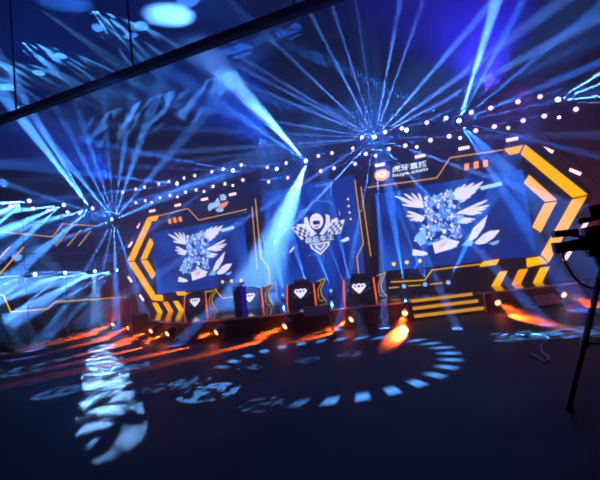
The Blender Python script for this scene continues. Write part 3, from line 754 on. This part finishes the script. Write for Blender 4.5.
# beams to the left
src = onY(234.5, 171, YT - .15); h = head_at(src, 'moving head with flat beams spreading away over the far wall')
for (px, py, deg, pw) in [(120, 148, 3.5, 330), (120, 166, 2.5, 200), (150, 198, 5, 300), (185, 205, 4, 200)]:
    beam_to(h, src, px, py, -1.8, deg, pw, BLW if pw > 400 else BL, .5)
src = onY(278, 169.5, 0.3); h = head_at(src, 'small moving head with a thin flat beam beside the crest truss')
beam_to(h, src, 225, 163, -1, 3.5, 160, BL); beam_to(h, src, 225, 172, -1, 2.5, 100, BL)
src = onY(179, 184, YT - .15); h = head_at(src, 'moving head with thin flat beam near the middle of the far truss')
beam_to(h, src, 90, 174, -2.5, 4, 260, BL, .5); beam_to(h, src, 90, 195, -2.5, 4, 180, BL, .5)
# far corner bursts
src = onY(114, 219.5, YT); h = head_at(src, 'moving head with a bright burst at the corner of far wall and wing', flare=400)
for (px, py, deg, pw) in [(45, 135, 4, 520), (68, 130, 3, 330), (88, 140, 3, 300), (108, 150, 2.5, 230), (128, 120, 3, 330), (146, 125, 3.5, 330), (165, 160, 3, 260), (80, 280, 3.5, 180), (100, 285, 3, 180), (116, 290, 4, 240), (132, 275, 3.5, 180), (60, 240, 4, 200), (148, 205, 4, 240), (70, 205, 3, 200)]:
    beam_to(h, src, px, py, -1.8 if py < 200 else -1.2, deg * 1.35, pw * 1.0, (.055, .25, 1), .4)

# ------------------------------------------------------------------ left wing: scaffold with strip lights and lamps
XW = -11.0
t = thing('wing_scaffold', 'tall dark scaffold wing with strip lights closing the stage side', 'scaffold', (XW, -3.5, 0))
def wv(px, py, X=XW): return onX(px, py, X)
ztop = 6.05
for yy in (-8.2, -6.4, -4.6, -2.8, -1.1, 0.35):
    m = MB(); m.tube((XW, yy, 0), (XW, yy, ztop), 0.03, 8); m.build('upright', DARKMET, t)
for zz in (ztop, 3.86, 3.4, 2.95, 1.55, 5.2):
    m = MB(); m.tube((XW, -8.2, zz), (XW, 0.35, zz), 0.028 if zz != 2.95 else .035, 8); m.build('rail', DARKMET, t)
m = MB()
for ya, yb, za, zb in ((-6.4, -4.6, 1.55, 3.4), (-4.6, -2.8, 5.2, 3.86), (-2.8, -1.1, 3.86, 5.2), (-1.1, 0.35, 5.2, 3.86), (-2.8, -1.1, 1.55, 2.95), (-8.2, -6.4, 5.2, 3.86)): m.tube((XW, ya, za), (XW, yb, zb), 0.018, 6)
m.build('brace', DARKMET, t)
m = MB()
for yy in (-8.2, -6.4, -4.6, -2.8, -1.1, 0.35): m.box((XW, yy, 0.015), (.22, .22, .03))
m.build('foot_plate', BLACK, t)
def wstrip(label, px, mat=STRIP, r=0.022):
    m = MB(); m.path([wv(*q) + Vector((0.05, 0, 0)) for q in px], r, 6); tag(m.build('strip_light', mat), label, 'strip light')
wstrip('long bent warm strip light along the upper wing scaffold', [(-40, 229), (0, 232), (52, 237), (62, 224), (95, 226)])
wstrip('bent yellow strip light low on the wing scaffold', [(-30, 288), (0, 295), (3, 296), (10, 312), (47, 309), (54, 302), (125, 297)], STRIPY)
for k, (a, b) in enumerate((((55, 246), (69, 229)), ((67, 246), (80, 230)), ((78, 246), (90, 231)))): wstrip('%s of three slanted strip lights under the long wing strip' % ORD[k], [a, b])
for k, (a, b) in enumerate((((-3, 260), (9, 247)), ((-2, 275), (23, 247)))): wstrip('%s slanted yellow strip light at the picture edge of the wing' % ('shorter' if k == 0 else 'longer'), [a, b], STRIPY)
for k, q in enumerate(((10.5, 202.4), (32.4, 206), (47.8, 208), (67, 211), (79, 213))):
    v = wv(*q); v.z = ztop - 0.27 + .02
    clone(proto, Matrix.Translation(Vector((XW, v.y, ztop - .25))) @ Matrix.Rotation(PI / 3, 4, 'Z'), 'white stage lamp on the top rail of the wing scaffold, %s from the picture edge' % ORD[k], 'wing scaffold lamps')
for k, (q, rays) in enumerate((((22, 207), [(-40, 206, 5, 260), (-40, 228, 5, 260), (-30, 245, 4, 160)]), ((57, 212), [(-30, 216, 4, 220), (-20, 240, 5, 200), (10, 250, 4, 120)]), ((86, 215), [(38, 140, 4, 420), (55, 150, 3, 300), (30, 225, 4, 200), (45, 248, 4, 150)]))):
    v = wv(*q); p = Vector((XW + .33, v.y, ztop - .02)); h = head_at(p, 'moving head on the top rail of the wing scaffold, %s from the picture edge' % ORD[k], rz=PI / 2)
    for px, py, deg, pw in rays: 
        tt = onX(px, py, XW + 1.0); d = (tt - p).normalized(); spot(p + d * .18, p + d * 4, deg * 1.4, pw * BEAM * 2.4, (.07, .28, 1), .4, .008, 'beam', h)
for k, (q, rays) in enumerate((((27.5, 276), [(-30, 280, 5, 200), (-20, 292, 5, 160), (-10, 305, 5, 120)]), ((58, 276), [(0, 282, 4, 200), (5, 300, 5, 180), (20, 310, 5, 120)]), ((88, 274.5), [(20, 285, 5, 330), (40, 300, 5, 330), (55, 296, 5, 160), (70, 300, 4, 60), (5, 274, 4, 200)]), ((110.5, 279), [(60, 283, 5, 300), (90, 296, 4, 60), (75, 292, 4, 140)]))):
    v = wv(*q); p = Vector((XW + .33, v.y, 2.93)); h = head_at(p, 'moving head on the middle rail of the wing scaffold, %s from the picture edge' % ORD[k], rz=PI / 2)
    for px, py, deg, pw in rays:
        tt = onX(px, py, XW + .8); d = (tt - p).normalized(); spot(p + d * .18, p + d * 4, deg, pw * BEAM * 1.5, BLW, .5, .008, 'beam', h)
    if k == 2:
        for n_, (qx, qy, deg, pw) in enumerate(((97, 331, 15, 3500), (99, 339, 11, 6000), (101, 348, 8, 10000), (103, 359, 6.2, 13000), (105, 372, 5.2, 15000), (107, 387, 4.3, 18000), (109, 404, 3.9, 21000))):
            tg = onZ(qx, qy, 0); d = (tg - p).normalized()
            gobo(p + d * .18, tg, deg, pw, (0.20, 0.48, 1.0), 'stripes', freq=4.5, ang=0.15, seed=2.0 + n_, parent=h, duty=.02)

# heads standing at the foot of the screens
for k, (px, py, rays) in enumerate(((404, 283, [(396, 235, 7, 160), (424, 252, 4.5, 110)]), (425, 281.5, [(411, 245, 5, 90), (422, 235, 5, 90)]), (448, 280, [(462, 255, 9, 90)]))):
    v = onY(px, py, -0.34); p = Vector((v.x, -0.34, H + .285)); h = head_at(p, 'moving head standing behind the stage steps, %s from the crest' % ORD[k], False, 'floor moving heads', flare=12)
    for qx, qy, deg, pw in rays: beam_to(h, p, qx, qy, -0.30, deg, pw, BL)
for k, (px, tx, ty, deg, pw) in enumerate(((284, 272, 235, 7, 80), (309, 288, 225, 6, 110), (332, 306, 225, 6, 110), (352, 335, 220, 5, 110), (346, 326, 235, 4, 60))):
    v = onY(px, 292, 0.75); p = Vector((v.x, 0.75, H + .285)); h = head_at(p, 'moving head standing under the crest screen, %s from the lectern' % ORD[k], False, 'floor moving heads', flare=12)
    beam_to(h, p, tx, ty, 0.8, deg * 1.3, pw * 1.1, BL)

# ------------------------------------------------------------------ game desks
STAR = glow('desk_logo_white', srgb(225, 222, 240), 1.0)
DESKN = surf('desk_navy_panel', (0.016, 0.014, 0.045, 1), 0.4)
YG = glow('desk_yellow_edge', srgb(205, 165, 30), 0.75)
def make_desk(label, loc, rz):
    t = thing('game_desk', label, 'desk', (0, 0, 0), None, 'game desks on the stage')
    m = MB(); m.prism([(-.56, -.02, 0.0), (.56, -.02, 0.0), (.52, .10, .76), (.18, .115, .86), (-.18, .115, .86), (-.52, .10, .76)], (0, .05, 0)); fp = m.build('front_panel', DESKN, t)
    R = Matrix.Rotation(-math.atan2(.12, .76), 3, 'X')
    P = lambda x, z: Vector((x, -.026 + z * .12 / .76 - .02, z))
    m = MB(); m.prism([P(x, z) for x, z in ((-.27, .49), (-.20, .60), (-.08, .57), (0, .61), (.08, .57), (.20, .60), (.27, .49), (.12, .33), (.0, .23), (-.12, .33))], (0, .012, 0))
    m.build('logo', STAR, fp)
    m = MB()
    for x, z in ((-.38, .38), (-.33, .58), (.34, .58), (.38, .40), (-.24, .29), (.25, .30)): m.prism([P(x + a, z + b) for a, b in ((-.02, 0), (0, .02), (.02, 0), (0, -.02))], (0, .012, 0))
    m.build('star', glow('desk_star_blue', srgb(110, 130, 225), .9), fp)
    m = MB(); m.prism([P(.055 * math.cos(a_), .50 + .045 * math.sin(a_)) + Vector((0, -.004, 0)) for a_ in np.linspace(0, 2 * PI, 10, endpoint=False)], (0, .012, 0))
    m.build('logo_core', PICDARK, fp)
    for q_ in (-1, 1):
        m = MB(); m.prism([P(q_ * x, z) + Vector((0, -.004, 0)) for x, z in ((.10, .52), (.19, .54), (.17, .49), (.09, .46))], (0, .012, 0)); m.build('logo_slit', PICDARK, fp)
    for s in (-1, 1):
        m = MB(); m.prism([(s * .56, -.03, 0), (s * .62, -.03, 0), (s * .585, .09, .78), (s * .52, .09, .76)], (0, .06, 0)); m.build('edge_light', ORANGE, t)
        if s < 0: continue
        # flared side wing
        d = Vector((s * .78, .62, 0)).normalized(); o = Vector((s * .60, .06, 0))
        prof_ = [(0, 0), (.40, .03), (.24, .22), (.20, .48), (.46, .90), (.10, .80), (0, .76)]
        nn = Vector((-d.y, d.x, 0)) * .05
        m = MB(); m.prism([o + d * a + Vector((0, 0, b)) for a, b in prof_], nn); w = m.build('side_wing', DESKN, t)
        off = -nn * .35 if (Vector((0, -1, 0)).dot(-nn) > 0) else nn * 1.3
        m = MB(); m.path([o + d * a + Vector((0, 0, b)) + off for a, b in prof_[1:6]], .018, 6); m.path([o + d * a + Vector((0, 0, b)) + off for a, b in ((.10, .10), (.30, .06))], .012, 6); m.path([o + d * a + Vector((0, 0, b)) + off for a, b in ((.10, .16), (.10, .5), (.28, .78))], .014, 6)
        m.build('wing_edge_light', YG, w)
    m = MB(); m.box((0, .46, .70), (1.1, .66, .04)); m.build('desktop', BLACK, t)
    for s in (-1, 1):
        m = MB(); m.box((s * .5, .5, .34), (.05, .5, .68)); m.build('leg', BLACK, t)
    mm = MB(); mm.box((-.05, .40, .86), (.62, .03, .16)); mm.tube((-.05, .41, .72), (-.05, .41, .80), .02, 8); mm.box((-.05, .42, .725), (.22, .16, .012)); mm.build('monitor', BLACK, t)
    m = MB(); m.path([Vector(q) for q in ((-.5, .13, .80), (-.2, .14, .895), (.2, .14, .895), (.5, .13, .80))], .012, 6); m.build('top_rail', EDGE, t)
    mw = Matrix.Translation(Vector(loc)) @ Matrix.Rotation(rz, 4, 'Z'); t.matrix_world = mw; WMAT[t.name] = mw
    return t
desk_loc = [(-5.0, -1.45), (-2.30, -1.45), (0.02, -1.6), (2.33, -1.65)]
names = ['dark game desk with orange edges beside the slanted lights at the narrow far end', 'dark game desk standing just behind the small blue lectern', 'dark game desk with orange edges directly under the crest', 'dark game desk nearest the stage steps']
d0 = make_desk(names[0], (desk_loc[0][0], desk_loc[0][1], H), 0.0)
for (x, y), nm in zip(desk_loc[1:], names[1:]): clone(d0, Matrix.Translation((x, y, H)), nm)
# lectern
lec = thing('lectern', 'slim dark blue lectern standing between two game desks', 'lectern', (-2.12, -2.5, H))
m = MB(); m.prism([(-2.31, -2.62, H), (-1.95, -2.62, H), (-1.93, -2.62, H + .95), (-2.33, -2.62, H + .95)], (0, .3, 0)); m.build('body', surf('lectern_navy', (.012, .014, .06, 1), .4), lec)
m = MB(); m.prism([(-1.985, -2.635, H + .02), (-1.93, -2.635, H + .02), (-1.90, -2.635, H + .94), (-1.965, -2.635, H + .94)], (0, .31, 0)); m.build('side_light', BLUESTRIP, lec)
m = MB(); m.prism([(-2.37, -2.66, H + .95), (-1.89, -2.66, H + .95), (-1.89, -2.30, H + 1.06), (-2.37, -2.30, H + 1.06)], (0, 0, .025)); m.build('top', BLACK, lec)
m = MB(); m.path([Vector(q) for q in ((-2.0, -2.4, H + 1.05), (-2.02, -2.42, H + 1.2), (-2.04, -2.5, H + 1.28))], .010, 6); m.ball((-2.04, -2.51, H + 1.285), .022); m.build('microphone', BLACK, lec)
# white card on the deck
v = onZ(394, 296.5, H); m = MB(); m.box((v.x, v.y, H + .006), (.30, .21, .008), Matrix.Rotation(.5, 3, 'Z')); tag(m.build('paper_sheet', PAPERW), 'white sheet lying on the deck beside the last game desk', 'paper')

# ------------------------------------------------------------------ floor lamps and speakers
fl = None
def floor_lamp(p, direction, label, hz=0.24):
    """short-nosed floor can on a bracket, its lens turned to the floor ahead"""
    global fl
    d = Vector(direction).normalized(); ang = math.atan2(d.x, -d.y)
    mw = Matrix.Translation(p) @ Matrix.Rotation(ang, 4, 'Z')
    if fl is None:
        t = thing('floor_lamp', label, 'floor lamp', (0, 0, 0), None, 'orange floor lamps along the stage front')
        R = Matrix.Rotation(math.radians(28), 3, 'X'); ax = Matrix.Rotation(math.radians(-24), 3, 'X') @ Vector((0, -1, 0)) * -1; ax = Vector((0, .91, .41))
        m = MB(); m.lathe([(0.05, 0.16), (0.10, 0.13), (0.115, 0.0), (0.12, -0.11), (0.14, -0.13), (0.14, -0.16), (0.12, -0.16)], (0, 0, hz), ax, 18); m.build('housing', BLACK, t)
        m = MB(); m.lathe([(0.085, 0), (0.065, .02), (0.03, .03)], Vector((0, 0, hz)) - ax * 0.158, -ax, 16); m.build('lens', LENSO, t)
        m = MB()
        for s in (-1, 1): m.box((s * .15, 0, .16), (.014, .05, .32))
        m.box((0, 0, .008), (.314, .16, .016)); m.build('bracket', BLACK, t)
        m = MB(); m.path([Vector((.13 * math.cos(a), .02, hz + .19 * math.sin(a))) + Vector((0, -.06, 0)) for a in np.linspace(.25, PI - .25, 9)], .012, 6); m.build('handle', ALU, t)
        t.matrix_world = mw; WMAT[t.name] = mw; fl = t
        return t
    return clone(fl, mw, label)
OR = (1.0, 0.135, 0.015)
lamps = [((-10.24, -1.04), (-10.2, -3.0), 'farthest orange floor lamp, by the foot of the wing'), ((-7.44, -2.83), (-7.66, -4.4), 'orange floor lamp just past the dark bass speaker at the far corner'),
         ((-5.06, -4.10), (-5.5, -5.7), 'orange floor lamp just before the dark bass speaker at the far corner'), ((-3.56, -4.97), (-4.2, -6.6), 'orange floor lamp below the slanted lights at the far stage corner'),
         ((-1.42, -5.25), (-2.5, -7.0), 'orange floor lamp in front of the far game desks and lectern'), ((0.72, -4.80), (-.2, -6.4), 'orange floor lamp in front of the desk under the crest'),
         ((2.60, -4.12), (1.8, -5.3), 'orange floor lamp below the last game desk'), ((4.09, -3.42), (4.1, -5.0), 'orange floor lamp at the near stage corner by the steps'),
         ((6.72, -2.35), (7.25, -3.9), 'orange floor lamp between the steps and the wedge monitor'), ((8.62, -1.45), (9.3, -2.6), 'orange floor lamp at the platform end by the camera')]
for (lx, ly), (tx, ty), lab in lamps:
    d = Vector((tx - lx, ty - ly, 0)); L = d.length; dn = d.normalized()
    p = Vector((lx, ly, 0)) - dn * .15
    h = floor_lamp(p, d, lab, .34)
    s0 = p + Vector((0, 0, .30)) + dn * .22
    spot(s0, p + dn * (L * .8 + .15), 20, 15000 * min(1.0, (L / 1.9) ** 2), OR, .6, .03, 'floor_glow', h)
    pl = bpy.data.lights.new('floor_spill', 'POINT'); pl.energy = 9; pl.color = OR; pl.shadow_soft_size = .05
    po = bpy.data.objects.new('floor_spill', pl); COL.objects.link(po); po.parent = h; po.matrix_local = WMAT[h.name].inverted() @ Matrix.Translation(s0 + dn * .08)
def wedge(name, label, loc, rz, w, mat=WEDGE, sc=1.0):
    t = thing(name, label, 'speaker', (0, 0, 0))
    m = MB(); m.prism([(-w / 2, -.26 * sc, 0), (-w / 2, .24 * sc, 0), (-w / 2, .24 * sc, .34 * sc), (-w / 2, .10 * sc, .36 * sc), (-w / 2, -.26 * sc, .08 * sc)], (w, 0, 0)); m.build('cabinet', BLACK, t, .01)
    nrm = Vector((0, -.28, .36)).normalized()
    a = Vector((0, -.25, .085)) * sc; b = Vector((0, .085, .35)) * sc
    m = MB(); m.prism([a + Vector((-w * .45, 0, 0)), a + Vector((w * .45, 0, 0)), b + Vector((w * .45, 0, 0)), b + Vector((-w * .45, 0, 0))], Vector((0, -.62, .78)) * .012); m.build('grille', mat, t)
    m = MB(); m.lathe([(.03, 0), (.03, .02)], (a + b) / 2 + Vector((w * .05, -.008, .01)), (0, -.62, .78), 10); m.build('badge', BLACK, t)
    mw = Matrix.Translation(Vector(loc)) @ Matrix.Rotation(rz, 4, 'Z'); t.matrix_world = mw; WMAT[t.name] = mw
    return t
wedge('monitor_speaker', 'black wedge monitor speaker on the floor right of the steps', (8.05, -1.78, 0), 0.4, .78, WEDGE, 1.0)
t = thing('bass_speaker', 'low black bass speaker on the floor against the stage front under the crest', 'speaker', (1.66, -4.42, 0))
m = MB(); m.box((1.66, -4.42, .235), (.82, .5, .43), Matrix.Rotation(.25, 3, 'Z')); m.build('cabinet', BLACK, t, .02)
m = MB()
for sx in (-.33, .33):
    for sy in (-.18, .18):
        q = Matrix.Rotation(.25, 3, 'Z') @ Vector((sx, sy, 0)); m.tube((1.66 + q.x, -4.42 + q.y, 0), (1.66 + q.x, -4.42 + q.y, .03), .03, 8)
m.build('foot', RUBBER, t)
wedge('monitor_speaker', 'brown fronted wedge monitor speaker on the low bass speaker under the crest', (1.66, -4.42, .45), 0.25, .78, WEDGE, .9)
t = thing('bass_speaker', 'large dark bass speaker standing on the floor at the far stage corner', 'speaker', (-6.5, -3.2, 0))
m = MB(); m.box((-6.5, -3.2, .46), (.9, .6, .80), Matrix.Rotation(-.6, 3, 'Z')); m.build('cabinet', BLACK, t, .02)
m = MB(); m.box((-6.5 - .31 * math.sin(.6), -3.2 - .31 * math.cos(.6), .46), (.82, .02, .72), Matrix.Rotation(-.6, 3, 'Z')); m.build('grille', WEDGE, t)
m = MB()
for sx in (-.36, .36):
    for sy in (-.22, .22):
        q = Matrix.Rotation(-.6, 3, 'Z') @ Vector((sx, sy, 0)); m.tube((-6.5 + q.x, -3.2 + q.y, 0), (-6.5 + q.x, -3.2 + q.y, .07), .03, 8)
m.build('foot', RUBBER, t)

# ------------------------------------------------------------------ broadcast camera on tripod
bc = thing('broadcast_camera', 'large black broadcast camera on a tripod pointing at the stage', 'camera', (7.28, -10.5, 0))
YC = -10.5
def cp(px, py, Y=YC): return onY(px, py, Y)
lens_ax = (cp(560, 240, YC) - cp(598, 234, YC)).normalized()
Rc = aim(lens_ax)
bx = lambda l, s, u: cp(597, 240) + lens_ax * l + (Rc @ Vector((1, 0, 0))) * s + (Rc @ Vector((0, 0, 1))) * u
m = MB(); m.box(bx(-.14, 0, .02), (.17, .50, .28), Rc); m.box(bx(-.2, 0, .18), (.07, .30, .05), Rc); body = m.build('body', CAMBLK, bc, .015)
m = MB(); m.lathe([(.055, 0), (.075, .02), (.078, .14), (.065, .15), (.065, .22)], bx(.02, 0, -.02), lens_ax, 20); m.build('lens', CAMBLK, bc)
m = MB(); m.box(bx(.30, 0, -.02), (.17, .20, .115), Rc); m.box(bx(.41, 0, -.02), (.19, .03, .13), Rc); m.build('matte_box', CAMBLK, bc, .008)
m = MB(); m.prism([bx(.17, -.085, .085), bx(.40, -.10, .10), bx(.40, .10, .10), bx(.17, .085, .085)], (Rc @ Vector((0, 0, .075)))); m.build('top_hood', CAMBLK, bc)
m = MB(); m.tube(bx(.10, 0, .05), bx(.24, 0, .10), .015, 8); m.build('hood_arm', CAMBLK, bc)
m = MB(); m.box(bx(-.05, .0, .30), (.22, .17, .17), Rc); m.box(bx(.08, .0, .235), (.10, .12, .06), Rc); m.tube(bx(-.1, 0, .17), bx(-.1, 0, .23), .025, 8); vf = m.build('viewfinder', CAMBLK, bc, .01)
m = MB(); m.box(bx(.065, -.05, .19), (.05, .012, .025), Rc); m.build('tally_light', glow('tally_red', (1, .25, .2, 1), 3.0), vf)
m = MB(); m.box(bx(-.06, 0, -.14), (.15, .36, .06), Rc); m.lathe([(.10, 0), (.13, .04), (.115, .12), (.07, .18)], bx(-.06, 0, -.16), (0, 0, -1), 16); m.build('pan_head', CAMBLK, bc)
m = MB(); m.path([bx(-.06, .02, -.20), bx(-.45, .10, -.32), bx(-.62, .14, -.38)], .014, 8); m.build('pan_bar', CAMBLK, bc)
apex = bx(-.06, 0, -.36); m = MB(); m.lathe([(.09, 0), (.11, .05), (.11, .09), (.06, .13)], apex + Vector((0, 0, .12)), (0, 0, -1), 16); m.build('bowl', CAMBLK, bc)
feet = [Vector((6.80, -10.42, 0)), Vector((7.55, -9.75, 0)), Vector((8.05, -10.95, 0))]
for ft in feet:
    top = apex + (Vector((ft.x, ft.y, 0)) - Vector((apex.x, apex.y, 0))).normalized() * .08 + Vector((0, 0, .03)); mid = top.lerp(ft, .52); d = (ft - top).normalized(); sd_ = d.cross(Vector((0, 0, 1))).normalized() * .055
    m = MB(); m.tube(top + sd_, mid + sd_, .024, 8); m.tube(top - sd_, mid - sd_, .024, 8); m.box(mid, (.16, .07, .08), aim(sd_.cross(d))); m.tube(mid, ft + Vector((0, 0, .03)), .030, 8); lg = m.build('leg', CAMBLK, bc)
    m = MB(); m.lathe([(.04, 0), (.035, .03), (.02, .05)], ft, (0, 0, 1), 10); m.build('rubber_foot', RUBBER, lg)
m = MB()
for ft in feet: m.tube(apex + Vector((0, 0, -.75)), apex.lerp(ft, .52), .011, 6)
m.build('spreader', CAMBLK, bc)
c1 = [cp(*q) for q in ((562, 246), (563, 256), (567, 266), (573, 276), (581, 284), (590, 288), (598, 288))]
m = MB(); m.path(c1, .012, 6); m.build('lens_cable', RUBBER, bc)
# thin cable on the floor
pts = [onZ(*q, 0.012) for q in ((500, 336), (512, 333), (524, 335), (533, 334), (545, 335), (549, 338), (545, 342), (541, 346), (542, 352), (548, 356), (549, 360), (545, 361), (538, 357), (532, 354))]
m = MB(); m.path(pts, .010, 6); tag(m.build('floor_cable', CABLEW), 'thin pale cable curling across the floor by the tripod', 'cable')

# ------------------------------------------------------------------ patterned light on floor and ceiling
CY = (0.09, 0.40, 1.0)
gsrc = onY(427, 128, YT - .2)
BY, BZ = -10.0, 7.8      # unseen pattern sources, set in front of the haze
gobo((2.9, BY, BZ), (3.1, -8.2, 0), 36, 130000, CY, 'ring', 30, 1.6, .84, .97, duty=.05, gap=(1.05 - PI, .9))
gobo((-7.5, BY, BZ), (-8.0, -6.6, 0), 36, 42000, CY, 'ring', 28, 1.0, .84, .97)
for qx, qy, deg, pw, fr in ((512, 336.5, 6, 16000, 5), (535, 334.5, 6, 20000, 5), (558, 333, 6, 20000, 5), (582, 331.5, 6, 20000, 5), (606, 330, 6, 20000, 5)):
    tg = onZ(qx, qy, 0); gobo((tg.x - .5, BY, BZ), tg, deg * 1.15, pw * 3.5, CY, 'stripes', freq=fr, ang=.7, seed=qx * .1, duty=.02)
for qx, qy, deg, pw, fr in ((209, 392, 8, 34000, 3.5), (190, 382, 6, 16000, 3), (262, 404, 5, 9000, 3), (135, 366, 6, 26000, 3), (30, 345, 7, 22000, 4), (15, 330, 6, 12000, 4), (250, 367.5, 4, 16000, 3), (306, 360, 4, 16000, 3), (350, 354, 4, 16000, 3), (20, 372, 8, 14000, 3), (58, 392, 7, 14000, 3), (160, 388, 5, 10000, 3)):
    tg = onZ(qx, qy, 0); gobo((tg.x - .8, BY, BZ), tg, deg, pw * 1.5, CY, 'stripes', freq=fr, ang=.35, seed=qx * .37, duty=.0)
# ceiling patches, thrown up from unseen sources above the haze
for k, (px, py, deg, pw) in enumerate(((36, 117, 13, 50000), (112, 86, 15, 70000), (30, 80, 20, 50000), (175, 67, 15, 70000))):
    tg = onZ(px, py, CEIL); gobo((tg.x, -7.0, 11.95), tg, deg * 2, pw * .8, CY, 'stripes', freq=5, ang=.6, seed=7.0 + k, duty=.02)
# added fill lights: red between wing and far chevron, purple over the right truss
spot((-10.4, -1.2, 0.5), (-11.2, 2.4, 2.4), 95, 330, (1, .10, .06), .8, .1, 'red_wash')
spot((10.6, -0.6, 0.8), (11.4, 2.4, 4.0), 95, 420, (1, .09, .16), .8, .1, 'red_wash')
spot((8.2, -2.4, 6.4), (7.5, 2.4, 6.6), 120, 120, (.40, .06, 1), .9, .2, 'purple_wash')
